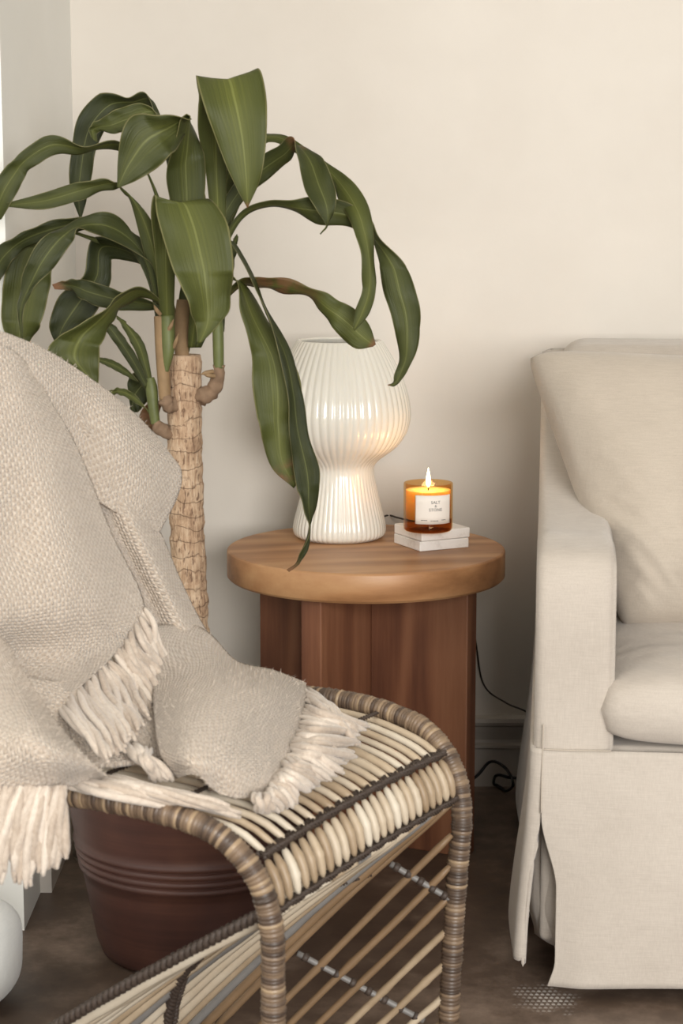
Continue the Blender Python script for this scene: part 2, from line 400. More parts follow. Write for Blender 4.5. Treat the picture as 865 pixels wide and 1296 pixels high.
# ------------------------------------------------------------------ side table
TC = Vector((at_z(463.5, 693, .505).x, 3.25, 0)); ZT = .505; TR = .2325
tb = empty('side_table', TC, 'round wooden side table with thick top and crossed panel base', 'table')
prof = [(0, ZT - .048), (TR - .004, ZT - .048), (TR, ZT - .044), (TR, ZT - .004), (TR - .001, ZT - .0015), (TR - .004, ZT), (0, ZT)]
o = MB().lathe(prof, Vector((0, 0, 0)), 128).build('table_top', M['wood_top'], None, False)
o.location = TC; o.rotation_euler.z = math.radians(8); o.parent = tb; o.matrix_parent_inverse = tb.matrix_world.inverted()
for p in o.data.polygons: p.use_smooth = abs(p.normal.z) < .5
A = Vector((-.46, -.89, 0)).normalized(); Bv = Vector((-A.y, A.x, 0))
hz = (ZT - .048)/2
def plank(c, d, hl, ht=.0185):
    n = Vector((-d.y, d.x, 0))
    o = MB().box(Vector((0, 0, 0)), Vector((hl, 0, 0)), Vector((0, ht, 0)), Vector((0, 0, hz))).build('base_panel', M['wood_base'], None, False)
    mod_bevel(o, .002, 2)
    o.location = c + Vector((0, 0, hz)); o.rotation_euler = (0, 0, math.atan2(d.y, d.x)); o.parent = tb; o.matrix_parent_inverse = tb.matrix_world.inverted()
plank(TC, A, .195)
plank(TC + Bv*(.195 + .0185)/2, Bv, (.195 - .0185)/2); plank(TC - Bv*(.195 + .0185)/2, Bv, (.195 - .0185)/2)

# ------------------------------------------------------------------ table lamp
LC = at_z(430, 680, ZT); S = (LC - CAM).length/F
lamp = empty('table_lamp', LC, 'white ribbed glass mushroom lamp on the wooden side table', 'lamp')
lp = [(688, 0), (688, 44), (686, 53), (682, 57.5), (675, 58.5), (665, 57), (650, 53), (630, 48), (615, 45), (603, 43.5), (596, 45), (590, 50), (584, 58), (576, 69), (566, 78), (552, 85.5), (535, 89), (518, 87.5), (500, 83), (482, 76), (465, 67), (452, 59), (445, 54.5), (442.5, 52), (443, 50), (447, 50), (470, 66), (500, 79)]
pr = catmull([Vector((r*S, (688 - y)*S/math.cos(math.radians(10)), 0)) for y, r in lp], 150)
NR = 54
def rib(a, t): return .017*(abs(math.sin(a*NR/2)) - .6)*(1 if .06 < t < .84 else .25)*(1 - .75*math.exp(-((t - .33)/.05)**2))
MB().lathe([(max(0, p.x), p.y) for p in pr], LC, 432, rib).build('glass_body', M['lamp_glass'], lamp)
p0 = LC + Vector((.06, .035, .004)); Yb = WY - .01
cp = [LC + Vector((.045, .03, .006)), at_z(488, 653, ZT+.003), at_z(503, 655, ZT+.003), at_z(520, 659, ZT+.003), at_z(545, 662, ZT+.003), TC + Vector((.14, .20, ZT+.003)), TC + Vector((.155, .222, ZT - .02)), at_y(600, 800, Yb - .03), at_y(612, 865, Yb), at_y(640, 889, Yb - .01), at_y(665, 900, Yb - .03), at_y(700, 920, Yb - .04)]
pts, _ = resample(catmull(cp, 120), .006)
MB().sweep(pts, .0017, 6).build('cord', M['dark_cord'], lamp)

# ------------------------------------------------------------------ marble coasters and candle
cc = at_z(546, 690, ZT) ; ca = math.radians(26)
for k in range(2):
    a = ca + (0.03 if k else 0)
    ax = Vector((math.cos(a), math.sin(a), 0)); ay = Vector((-math.sin(a), math.cos(a), 0))
    o = slab('coaster', cc + Vector((.001*k, -.001*k, .0085 + .0172*k)), .0465, .0465, .0083, M['marble'], .0018)
    o.rotation_euler.z = a
    tag(o, ('square white marble coaster lying flat on the wooden table top', 'square white marble coaster directly under the burning candle')[k], 'coaster', 'stacked marble coasters')
zc = ZT + .0345
CC = at_z(542, 671, zc); CC.z = zc; cs = (CC - CAM).length/F; R = 31*cs; Hc = .080
cnd = empty('candle', CC, 'lit candle in amber glass with white paper label', 'candle')
MB().lathe([(0, .0005), (R*.93, .0005), (R*.985, .003), (R, .008), (R, Hc - .001), (R - .0008, Hc), (R - .0022, Hc), (R - .003, Hc - .001), (R - .003, .0205)], CC, 72).build('glass_jar', M['amber'], cnd)
MB().lathe([(0, .0012), (R*.92, .0012), (R*.96, .004), (R*.955, .0195), (0, .0200)], CC, 72).build('glass_base', M['amber_base'], cnd)
MB().lathe([(0, .021), (R - .0036, .021), (R - .0036, .068), (R - .006, .0675), (R*.4, .0665), (0, .0665)], CC, 64).build('wax', M['wax'], cnd)
MB().sweep([CC + Vector((0, 0, .066)), CC + Vector((.0004, 0, .070)), CC + Vector((.0012, 0, .074))], .0011, 8).build('wick', M['wick'], cnd)
fl = [(.0, .0), (.0022, .002), (.0036, .007), (.0040, .011), (.0034, .017), (.0024, .023), (.0012, .029), (.0, .034)]
fp = catmull([Vector((r, z, 0)) for r, z in fl], 24)
MB().lathe([(max(0, p.x), p.y) for p in fp], CC + Vector((0, 0, .071)), 20).build('flame', M['flame'], cnd)
pl = bpy.data.lights.new('candle_flame_light', 'POINT'); pl.energy = .27; pl.color = (1, .58, .25); pl.shadow_soft_size = .012
plo = bpy.data.objects.new('candle_flame_light', pl); C.objects.link(plo); plo.location = CC + Vector((0, 0, .086)); plo.parent = cnd; plo.matrix_parent_inverse = cnd.matrix_world.inverted()
th0 = math.radians(-90 + 12)         # label centre faces the camera, turned slightly
def onlab(x, z, d): a = th0 + x/R; return CC + Vector(((R + d)*math.cos(a), (R + d)*math.sin(a), z))
lw = 24.5*cs
G = [[onlab(lerp(-lw, lw, j/28), lerp(.0165, .064, i/4), .0005) for j in range(29)] for i in range(5)]
lab = MB().grid(G).build('paper_label', M['label'], cnd); mod_solid(lab, .0003)
def text(s, size, zc_, xo=0.0):
    cu = bpy.data.curves.new('print', 'FONT'); cu.body = s; cu.size = size; cu.align_x = 'CENTER'; cu.align_y = 'CENTER'; cu.extrude = 0; cu.resolution_u = 3
    t = bpy.data.objects.new('print', cu); C.objects.link(t); bpy.context.view_layer.update()
    me = bpy.data.meshes.new_from_object(t.evaluated_get(bpy.context.evaluated_depsgraph_get()))
    vs_ = [onlab(v.co.x + xo, zc_ + v.co.y, .0010) for v in me.vertices]; fs = [tuple(p.vertices) for p in me.polygons]
    bpy.data.objects.remove(t); mesh('printed_text', vs_, fs, M['ink'], cnd, False)
text('SALT', .0070, .0525, .002); text('&', .0060, .0464, .002); text('STONE', .0070, .0402, .002)
b = MB()                              # the fine print line, too small to read: tiny ink ticks
for x0, x1, z in ((-.0215, -.0125, .0225), (-.006, .006, .0215), (.0125, .0205, .0225)):
    x = x0
    while x < x1:
        wd = random.uniform(.0006, .0011); b.grid([[onlab(x, z, .0010), onlab(x + wd, z, .0010)], [onlab(x, z + .0013, .0010), onlab(x + wd, z + .0013, .0010)]]); x += wd + .0005
b.build('fine_print', M['ink'], cnd, False)

# ------------------------------------------------------------------ sofa
SO = Vector((.262, 2.605, 0)); sa = math.radians(6)
sx_ = Vector((math.cos(sa), -math.sin(sa), 0)); sy_ = Vector((math.sin(sa), math.cos(sa), 0))
def SP(x, y, z): return SO + sx_*x + sy_*y + Vector((0, 0, z))
sofa = empty('sofa', SO, 'cream linen slipcovered sofa beside the round side table', 'sofa')
AW = .108; SW = 1.75
armp = [(0.0, .26), (-.002, .42), (0, .55), (.012, .592), (.04, .614), (.10, .620), (.22, .614), (.36, .622), (.50, .652), (.60, .700), (.68, .76), (.78, .80), (.84, .80), (.855, .78), (.855, .30)]
def arm(x0, x1, name):
    P = catmull([Vector((y, z, 0)) for y, z in armp], 90)
    G = []
    n = 16
    for p_i, p in enumerate(P):
        t = (P[min(p_i+1, 89)] - P[max(p_i-1, 0)]).normalized(); nrm = Vector((-t.y, t.x, 0))
        row = []
        for j in range(n + 1):
            q = 2*j/n - 1; xx = lerp(x0, x1, j/n)
            e = abs(q)**9
            dn = -.014*e
            xx = (x0 + x1)/2 + (x1 - x0)/2*math.copysign(abs(q)**.8, q)
            wv = .005*mnoise.noise(Vector((xx*12, p.x*9, p.y*9)))
            row.append(SP(xx, p.x + nrm.x*(dn + wv), p.y + nrm.y*(dn + wv)))
        G.append(row)
    b = MB().grid(G)
    # side faces down to the base
    for j, xs in ((0, x0), (n, x1)):
        poly = [b.v[i*(n+1) + j] for i in range(90)]
        base = len(b.v); cen = SP(xs, .45, .34)
        b.v.append(cen); b.uv.append((0, 0)); b.a.append(.5)
        for i in range(89): b.f.append((i*(n+1)+j, (i+1)*(n+1)+j, base))
        b.f.append((89*(n+1)+j, j, base))
    return b.build(name, M['linen'], sofa)
arm(0, AW, 'arm'); arm(SW - AW, SW, 'arm')
def rbox(name, x0, x1, y0, y1, z0, z1, bev, mat, parent=sofa, wob=0):
    o = MB().box(SP((x0+x1)/2, (y0+y1)/2, (z0+z1)/2), sx_*((x1-x0)/2), sy_*((y1-y0)/2), Vector((0, 0, (z1-z0)/2))).build(name, mat, parent, True)
    mod_bevel(o, bev, 5); return o
rbox('seat_base', .012, SW - .012, .02, .84, .06, .345, .01, M['linen'])
rbox('backrest', .03, SW - .03, .66, .868, .30, .842, .045, M['linen'])
# front skirt of the slipcover with its slit at the corner
def corner_x(z): return -.001 - .020*sstep(.36, .02, z)
def skirt_front():
    G = []
    for i in range(41):
        t = i/40; z = lerp(.345, .014, t)
        le = .012 + .022*sstep(.255, .15, z) - .012*sstep(.05, .0, z)
        row = []
        for j in range(81):
            u = (j/80)**1.6; x = lerp(le, SW - .03, u)
            y = -.004 - .022*t - .006*math.sin(x*9 + 1)*t - .006*mnoise.noise(Vector((x*6, z*5, 3)))*(.3 + t)
            y += .008*(1 - sstep(0, .05, x - le))*sstep(.24, .0, z)
            row.append(SP(x, y, z + .006*math.sin(x*7)*t - .004*t*x))
        G.append(row)
    o = MB().grid(G).build('front_skirt', M['linen'], sofa); mod_solid(o, .004); return o
skirt_front()
def skirt_side():
    G = []
    for i in range(49):
        t = i/48; z = lerp(.3455, .050, t); em_ = 1.0; fl_ = sstep(.30, .0, z); cx_ = corner_x(z)
        xe = lerp(.012, cx_ + .010, sstep(.262, .17, z))
        row = []
        for j in range(6):                       # front strip up to the slit
            u = j/5; x = lerp(xe, cx_ + .012, u); row.append(SP(x, .034 - .038*em_ - .014*fl_ - .002*math.sin(z*50)*fl_, z - .012*t*math.sin(u*PI)))
        for a in (25, 50, 75):
            a = math.radians(a); row.append(SP(cx_ + .012 - .012*math.sin(a), .034 - .038*em_ - .014*fl_ + .012*(1 - math.cos(a)), z - .004*t))
        for j in range(40):
            u = j/39; y = lerp(.012 - .014*fl_, .862, u)
            row.append(SP(cx_ + .012*(1 - em_) - .010*math.sin(y*11)*fl_, y, z + .012*math.sin(u*9)*t))
        G.append(row)
    o = MB().grid(G).build('side_skirt', M['linen'], sofa); mod_solid(o, .007); return o
skirt_side()
G = []
for i in range(25):
    t = i/24; z = lerp(.33, .055, t); row = []
    for j in range(13):
        u = j/12; x = lerp(.000 - .004*t, .12, u); row.append(SP(x + .012*sstep(.8, 1, t)*(1 - u), .012 - .012*math.sin(u*3) + .05*(1 - u)**4 + .004*math.sin(z*40 + x*20), z))
    G.append(row)
o = MB().grid(G).build('corner_lining', M['linen'], sofa); mod_solid(o, .006)
def seam(P): 
    pts, _ = resample(catmull(P, 24), .006); MB().sweep(pts, .0011, 6).build('seam', M['linen_warm'], sofa)
seam([SP(.013, -.006, .38), SP(.012, -.0095, .31), SP(.012, -.015, .258)])
seam([SP(.013, -.0075, .3455), SP(.05, -.0085, .3455), SP(.105, -.0085, .3465)])

# cushions
def pillow(name, quad, T, mat, n=64, pinch=.5, seed=0, wr=.006, pw=2.6, ex=.55, flat=False):
    """quad: four world corners TL TR BR BL; T: half thickness"""
    TL, TR_, BR, BL = quad; nrm = ((TR_ - TL).cross(BL - TL)).normalized()
    if nrm.y > 0: nrm = -nrm
    if flat: nrm = Vector((0, 0, 1))
    b = MB()
    for side in (1, -1):
        G = []
        for i in range(n + 1):
            v = i/n; row = []
            for j in range(n + 1):
                u = j/n; q = abs(2*u - 1); r = abs(2*v - 1)
                p = TL.lerp(TR_, u).lerp(BL.lerp(BR, u), v)
                c = TL.lerp(TR_, .5).lerp(BL.lerp(BR, .5), .5)
                inw = pinch*.09*((1 - q*q)*r**6 + (1 - r*r)*q**6)
                p = p.lerp(c, inw)
                p = p.lerp(c, .045*(q*r)**8)
                th = T*((1 - q**pw)*(1 - r**pw))**ex*(1 + .25*(1 - q*q)*(1 - r*r))
                wv = (wr*mnoise.noise(Vector((u*4 + seed, v*4, side*.7))) + wr*.5*mnoise.noise(Vector(((u + v)*5 + seed, (u - v)*16, side)))*sstep(.25, .9, v)*(1 - u)**.5 + wr*.35*mnoise.noise(Vector((u*3, v*22 + u*6, seed)))*sstep(.45, .8, v))*min(1, 5*(1 - max(q, r)))
                row.append(p + nrm*(side*th + wv))
            G.append(row)
        if side < 0: G = [list(reversed(r_)) for r_ in G]
        b.grid(G)
    o = b.build(name, mat); m = o.modifiers.new('weld', 'WELD'); m.merge_threshold = .0004
    return o
o = pillow('back_cushion', [at_y(662, 446, 3.12), at_y(1085, 466, 3.08), at_y(1040, 800, 2.80), at_y(786, 796, 2.86)], .085, M['linen_warm'], seed=3, wr=.016, pw=4.0, ex=.42, pinch=.30)
tag(o, 'large beige linen back cushion leaning with one pointed upper corner', 'cushion')
o = pillow('seat_cushion', [SP(AW - .016, .60, .412), SP(.86, .60, .412), SP(.86, -.036, .402), SP(AW - .026, -.036, .402)], .056, M['linen'], seed=8, wr=.006, pw=8, ex=.30, pinch=-.12, flat=True)
tag(o, 'plump cream linen seat cushion with rounded front edge on the sofa', 'cushion')

# ------------------------------------------------------------------ plant
PC = at_z(246, 1195, 0); PY = PC.y
plant = empty('potted_plant', PC, 'tall corn plant with drooping leaves in a brown ribbed pot', 'plant')
rb, slope, PH = .1375, .185, .315
pp = [(0, 0), (rb - .012, 0), (rb - .003, .004), (rb, .012)]
for i in range(1, 24): z = .012 + .25*i/24; pp.append((rb + slope*z, z))
def band(z0): return [(rb + slope*(z0 - .006), z0 - .006), (rb + slope*z0 + .0032, z0 - .003), (rb + slope*z0 + .0040, z0), (rb + slope*z0 + .0032, z0 + .003), (rb + slope*(z0 + .006), z0 + .006)]
pp = [p for p in pp if not (.125 < p[1] < .185)] + [q for z0 in (.137, .149, .161, .173) for q in band(z0)]
pp.sort(key=lambda p: (p[1], p[0]))
pp += [(rb + slope*.27 + .002, .272), (rb + slope*.28 + .012, .276), (rb + slope*.29 + .014, .285), (rb + slope*.31 + .013, .310), (rb + slope*.31 + .009, .315), (rb + slope*.31 - .003, .314), (rb + slope*.29 - .006, .29), (rb + slope*.25 - .008, .25)]
MB().lathe(pp, PC, 96).build('pot', M['pot'], plant)
MB().lathe([(0, .272), (.08, .274), (rb + slope*.26 - .006, .268)], PC, 48).build('soil', M['soil'], plant)
def PX(px, py, dd=0): return at_y(px, py, PY + dd)
tp = [PX(250, 905), PX(243, 800), PX(238, 700), PX(235, 600), PX(234, 520), PX(233.5, 449)]
tp[0].z = .26
P, L = resample(catmull(tp, 200), .003)
rad = []
for i, p in enumerate(P):
    t = i/len(P); r = lerp(.0265, .0235, t)
    ring = (p.z*38 + .3*math.sin(p.z*60)) % 1.0
    rad.append(r*(1 + .05*(ring - .5) + .05*mnoise.noise(Vector((0, 0, p.z*30)))))
b = MB().sweep(P, rad, 28)
for i, v in enumerate(b.v):
    k = min(i//28, len(P) - 1); b.v[i] = P[k] + (v - P[k])*(1 + .09*mnoise.noise(v*70))
b.build('trunk', M['bark'], plant)
def tube(name, pix, rs, mat, seg=14, rough=0, par=plant):
    P = catmull([PX(*q) for q in pix], 40); r = catmull(rs, 40)
    b = MB().sweep(P, r, seg)
    if rough:
        for i, v in enumerate(b.v): k = min(i//seg, 39); b.v[i] = P[k] + (v - P[k])*(1 + rough*mnoise.noise(v*120))
    return b.build(name, mat, par)
tube('side_root', [(250, 500), (258, 500, -.01), (270, 494, -.014), (276, 478, -.014), (277, 462, -.014)], [.014, .012, .010, .009, .0075], M['root_bark'], 14, .5)
sh = tube('side_shoot', [(277, 466, -.014), (276.5, 440, -.014), (276, 415, -.012), (275, 395, -.005)], [.0072, .0078, .0078, .007], M['stem'])
tube('left_root', [(222, 548), (212, 548, -.01), (203, 543, -.015), (197, 533, -.018)], [.012, .010, .009, .007], M['root_bark'], 14, .5)
tube('small_shoot', [(197, 536, -.018), (194, 515, -.018), (192, 492, -.016), (190, 478, -.015)], [.0065, .0075, .0085, .006], M['stem'])
tube('left_root', [(222, 510, -.018), (214, 512, -.022), (209, 500, -.024)], [.010, .011, .009], M['root_bark'], 14, .5)
tube('left_shoot', [(209, 505, -.024), (207, 475, -.024), (206, 440, -.022), (204, 400, -.018)], [.0085, .009, .0105, .010], M['sheath'])
tube('left_shoot', [(210, 470, -.028), (213, 440, -.028), (212, 400, -.022)], [.004, .009, .010], M['stem'])
tube('crown_stem', [(231, 452, .0), (229, 430, 0), (230, 405, 0), (232, 380, .005)], [.010, .010, .010, .009], M['sheath'])
for (x, y, dx, dy) in ((203, 398, -8, -12), (212, 420, 8, -16), (220, 440, 6, -18), (272, 476, -14, -2), (270, 470, -16, 4)):
    tube('dry_husk', [(x, y, -.03), (x + dx*.6, y + dy*.5, -.035), (x + dx, y + dy, -.034)], [.003, .003, .0006], M['sheath'], 6)

def leaf(pts, brown=0.0, sgn=1, cup=.16, tipb=.0, bz=None):
    n = len(pts); ns = max(30, n*9); nc = 9
    mids = [Vector(((p[0]+p[2])/2, (p[1]+p[3])/2, p[4])) for p in pts]
    sid = [Vector(((p[2]-p[0])/2, (p[3]-p[1])/2, 0)) for p in pts]
    Mi = catmull(mids, ns); Si = catmull(sid, ns)
    mw = max(s.length for s in sid)
    rnd = random.uniform(0, 50); G = []; UV = []; tone = []
    for i in range(ns):
        t = i/(ns - 1); s = Si[i]; wa = s.length
        prof = sstep(0, .35, t)*(1 - sstep(.7, 1.0, t)) 
        full = mw*.85*prof
        dep = math.sqrt(max(0, full*full - wa*wa))*PY*1.03/F*.75*sgn
        L_ = PX(Mi[i].x - s.x, Mi[i].y - s.y, Mi[i].z - dep); R_ = PX(Mi[i].x + s.x, Mi[i].y + s.y, Mi[i].z + dep)
        row = []; uvr = []
        wid = (R_ - L_).length
        tan = PX(Mi[min(i+1, ns-1)].x, Mi[min(i+1, ns-1)].y, Mi[min(i+1, ns-1)].z) - PX(Mi[max(i-1, 0)].x, Mi[max(i-1, 0)].y, Mi[max(i-1, 0)].z)
        nv = (R_ - L_).cross(tan)
        nv = nv.normalized() if nv.length > 1e-12 else Vector((0, -1, 0))
        for j in range(nc):
            u = j/(nc - 1); q = abs(2*u - 1)
            p = L_.lerp(R_, u) + nv*(cup*wid*(.5 - q)*.6 + (.06*wid*math.sin(t*17 + rnd + (3 if u > .5 else 0)) + .0025*math.sin(t*41 + rnd*3 + u*5)*sstep(.2, .5, t)*(1 - sstep(.85, 1, t)))*q*q)
            row.append(p); uvr.append((u, t))
            bt = brown
            if bz: bt = max(bt, 1.0 - abs(t - bz[0])/bz[1])
            tone.append(max(0, min(1, max(bt, sstep(1 - tipb, 1, t) if tipb else 0))))
        G.append(row); UV.append(uvr)
    b = MB().grid(G, UV); b.a = tone
    o = b.build('leaf', M['leaf'], plant, True, True); mod_solid(o, .0009); return o
leaf([(270,300,285,300,.0),(262,230,287,230,.02),(254,165,288,160,.012),(252,130,300,122,.0),(249,102,327,91,-.02),(257,130,337,120,-.05),(275,180,338,168,-.06),(292,222,331,222,-.06),(313,263,314,263,-.055)], tipb=.03)
leaf([(205,430,220,430,-.02),(198,340,222,335,-.04),(193,280,228,275,-.05),(196,254,262,252,-.08),(199,275,286,280,-.10),(212,320,295,322,-.115),(226,358,295,355,-.12),(239,390,289,390,-.12),(248,412,276,412,-.12),(250,434,255,434,-.12)])
leaf([(222,330,240,330,.0),(216,262,258,258,.0),(211,215,259,196,-.01),(230,156,245,156,-.035),(236,146,240,153,-.045),(204,146,228,178,-.06),(166,147,206,207,-.07),(151,188,176,227,-.07),(148,237,150,238,-.07)])
leaf([(215,280,225,286,.04),(212,210,222,220,.05),(188,123,203,142,.06),(160,122,174,138,.07),(130,117,143,152,.07),(100,146,124,184,.07),(90,195,117,219,.07),(89,240,110,252,.07),(101,277,103,277,.07)])
leaf([(222,270,230,280,.0),(213,178,222,188,.01),(186,133,206,152,.015),(150,138,176,162,.012),(128,150,150,168,.008),(113,160,125,167,.0),(115,173,123,181,-.005)])
leaf([(212,330,218,336,.0),(200,262,207,268,-.005),(180,208,186,216,-.02),(150,178,152,190,-.03),(105,182,105,194,-.04),(62,171,70,196,-.05),(28,192,40,212,-.06),(4,216,30,228,-.06),(-14,245,17,252,-.06),(-20,292,2,276,-.05)])
leaf([(198,385,214,385,-.01),(181,315,205,310,-.02),(164,255,187,272,-.03),(151,237,160,243,-.04),(138,226,141,239,-.05),(100,230,103,253,-.06),(55,244,56,265,-.06),(8,257,10,262,-.06)])
leaf([(196,375,206,390,-.01),(178,318,192,340,-.02),(158,283,168,318,-.03),(130,268,136,302,-.05),(96,280,103,292,-.065),(62,296,92,306,-.08),(40,320,72,334,-.09),(27,360,49,360,-.09),(22,392,31,389,-.09),(27,430,29,430,-.09)], sgn=-1)
leaf([(196,360,202,368,.02),(160,296,168,308,.02),(110,276,118,290,.02),(63,279,78,299,.02),(22,298,32,314,.02),(-8,318,6,346,.03),(-15,362,-5,366,.03)])
leaf([(120,300,126,308,.03),(62,286,80,296,.04),(18,312,67,338,.04),(5,360,63,366,.04),(2,405,53,407,.04),(12,434,36,434,.04),(22,447,25,447,.04)])
leaf([(205,375,212,385,.02),(180,325,190,340,.03),(119,300,143,326,.05),(104,348,141,354,.05),(74,376,120,398,.05),(63,412,96,416,.05),(70,435,74,437,.05)])
leaf([(214,400,218,406,-.02),(200,376,203,385,-.03),(174,363,178,373,-.05),(143,375,156,389,-.07),(118,400,140,408,-.09),(77,424,128,432,-.10),(62,444,126,460,-.10),(92,463,125,482,-.10),(120,490,126,494,-.10)])
leaf([(206,400,210,405,.0),(200,385,204,392,.0),(152,368,153,392,.0),(112,355,119,386,.0),(86,354,92,369,.0),(66,360,69,366,.0)], tipb=.25)
leaf([(189,490,194,486,-.015),(170,442,184,438,-.015),(150,405,167,415,-.01),(142,395,146,399,.0)])
leaf([(183,492,189,487,-.02),(160,456,172,449,-.025),(135,420,147,414,-.03),(123,404,127,403,-.03)])
leaf([(187,497,192,490,-.01),(162,468,164,478,-.01),(141,455,143,467,-.01),(124,452,125,458,-.01)])
leaf([(194,532,198,524,-.02),(172,500,173,511,-.02),(149,491,151,499,-.02),(130,500,132,504,-.02)])
leaf([(192,486,198,490,.0),(176,470,194,496,.02),(162,482,178,519,.03),(165,518,169,522,.03)])
leaf([(193,505,205,512,.01),(179,520,199,530,.02),(176,540,193,551,.02),(191,563,195,565,.02)], brown=.9)
leaf([(255,345,265,350,.0),(268,285,282,296,.01),(298,230,312,250,.02),(328,200,345,223,.01),(352,186,366,204,0),(371,177,378,187,-.01),(378,204,405,198,-.02),(386,240,421,227,-.05),(401,266,426,255,-.065),(412,284,417,283,-.065),(405,296,406,297,-.065)], bz=(.5, .06))
leaf([(262,330,270,336,.03),(300,240,308,250,.04),(325,178,330,190,.045),(342,168,346,180,.04),(366,173,372,192,.03),(410,203,416,224,.01),(450,233,428,252,-.02),(469,270,445,284,-.05),(475,320,457,325,-.065),(476,365,459,365,-.065),(468,396,450,393,-.065),(449,419,447,417,-.065)], sgn=-1)
leaf([(262,350,270,356,.0),(285,296,291,304,.0),(308,266,312,273,-.01),(340,254,342,263,-.02),(370,253,372,269,-.03),(402,249,402,284,-.03),(440,257,440,286,-.03),(466,280,458,292,-.03),(481,300,471,303,-.03),(513,335,480,333,-.04),(527,370,486,370,-.05),(533,402,496,402,-.05),(526,445,505,450,-.05),(514,473,499,475,-.05),(501,488,498,484,-.05),(491,488,491,487,-.05)], tipb=.04)
leaf([(262,400,268,406,.0),(284,372,288,379,.0),(305,355,308,362,.0),(322,352,330,366,-.01),(350,351,357,372,-.02),(390,364,395,379,-.02),(421,377,412,403,-.02),(448,390,430,425,-.02),(467,410,450,441,-.02),(476,436,472,439,-.02)], bz=(.42, .22), tipb=.06)
leaf([(262,380,268,386,.0),(278,352,284,358,-.01),(295,354,312,362,-.02),(303,394,338,405,-.03),(318,445,370,455,-.04),(320,490,382,492,-.05),(329,543,376,537,-.05),(343,590,371,575,-.05),(372,618,376,613,-.05)], bz=(.93, .05))
leaf([(262,345,268,348,.01),(276,312,280,314,.0),(289,305,294,306,-.01),(306,330,309,328,-.02),(322,365,327,363,-.04),(336,400,342,398,-.055),(354,450,370,450,-.065),(363,500,381,495,-.07),(367,545,388,545,-.07),(373,603,405,595,-.07),(383,642,400,640,-.07),(390,666,395,665,-.07),(383,695,387,696,-.07),(375,712,379,714,-.07),(363,721,366,724,-.07)], tipb=.12)
leaf([(262,400,280,400,.02),(266,330,288,330,.03),(270,262,296,256,.035),(282,208,302,216,.05),(306,190,309,196,.06)])
leaf([(222,445,240,445,0),(226,380,252,380,.005),(236,320,262,320,.015),(236,270,262,262,.025),(246,215,252,215,.03)])
leaf([(243,440,255,440,.02),(256,395,276,395,.02),(276,345,294,350,.02),(291,310,299,316,.02),(300,296,302,300,.02)])
leaf([(200,420,212,420,-.01),(188,360,206,355,-.005),(168,318,186,310,.0),(150,298,160,290,.005),(126,290,130,284,.01)])
leaf([(238,440,246,440,-.01),(240,400,256,400,-.02),(250,350,262,352,-.03),(262,312,266,316,-.03)])
leaf([(268,420,284,420,-.01),(262,370,286,366,-.005),(255,320,280,316,.01),(262,280,270,280,.02)])
leaf([(222,440,230,440,.0),(206,390,220,382,.0),(184,340,198,332,.01),(172,318,178,312,.01)], brown=.25)

# ------------------------------------------------------------------ rattan chair
CL = Vector((-.075, 2.06, 0)); CRt = Vector((.147, 2.42, 0))
cu_ = (CRt - CL).normalized(); WD = (CRt - CL).length; cb_ = Vector((-cu_.y, cu_.x, 0))
def CP(u, b_, z): return CL + cu_*u + cb_*b_ + Vector((0, 0, z))
chair = empty('rattan_chair', CP(WD/2, .15, 0), 'woven rattan lounge chair with wrapped frame and a throw over it', 'chair')
profc = catmull([Vector((b_, z, 0)) for b_, z in ((-.05, .20), (-.045, .30), (-.03, .36), (.02, .395), (.10, .415), (.22, .425), (.31, .428), (.37, .445), (.405, .50), (.43, .60), (.46, .75), (.495, .90), (.53, 1.05), (.58, 1.25))], 260)
pn = []
for i in range(len(profc)):
    t = (profc[min(i+1, 259)] - profc[max(i-1, 0)]).normalized(); pn.append(Vector((-t.y, t.x, 0)))
def SF(px, py, off=0.0):
    """point of the chair's seat/back surface (raised by off) that a pixel looks at"""
    d = ray(px, py); o_ = Vector(((CAM - CL).dot(cb_), CAM.z)); dd = Vector((d.dot(cb_), d.z))
    best = None; pr_ = None
    for k in range(len(profc)):
        q = Vector((profc[k].x + pn[k].x*off, profc[k].y + pn[k].y*off))
        if pr_ is not None:
            e = q - pr_; den = dd.x*e.y - dd.y*e.x
            if abs(den) > 1e-12:
                r_ = pr_ - o_
                t = (r_.x*e.y - r_.y*e.x)/den; s = (r_.x*dd.y - r_.y*dd.x)/den
                if t > 0 and 0 <= s <= 1 and (best is None or t < best): best = t
        pr_ = q
    if best is None: best = 2.6/d.y
    return CAM + d*best
def local(P_): q = P_ - CL; return Vector((q.dot(cu_), q.dot(cb_), q.z))
# frame path, right half in (u,b,z) relative to its own side, mirrored for the other
backpix = [(250, 842), (232, 800), (206, 740), (180, 680), (162, 630), (138, 580), (102, 538), (56, 500), (0, 474)]
rpath = [Vector((WD - .008, .006, 0)), Vector((WD - .004, .003, .12)), Vector((WD + .002, -.001, .24)), Vector((WD + .008, -.003, .305)), Vector((WD + .016, .012, .362)), Vector((WD + .026, .055, .404)), Vector((WD + .036, .12, .420)), Vector((WD + .043, .20, .424)), Vector((WD + .040, .29, .424))]
bk = [local(SF(x, y, -.014)) for x, y in backpix]
rp = rpath + bk
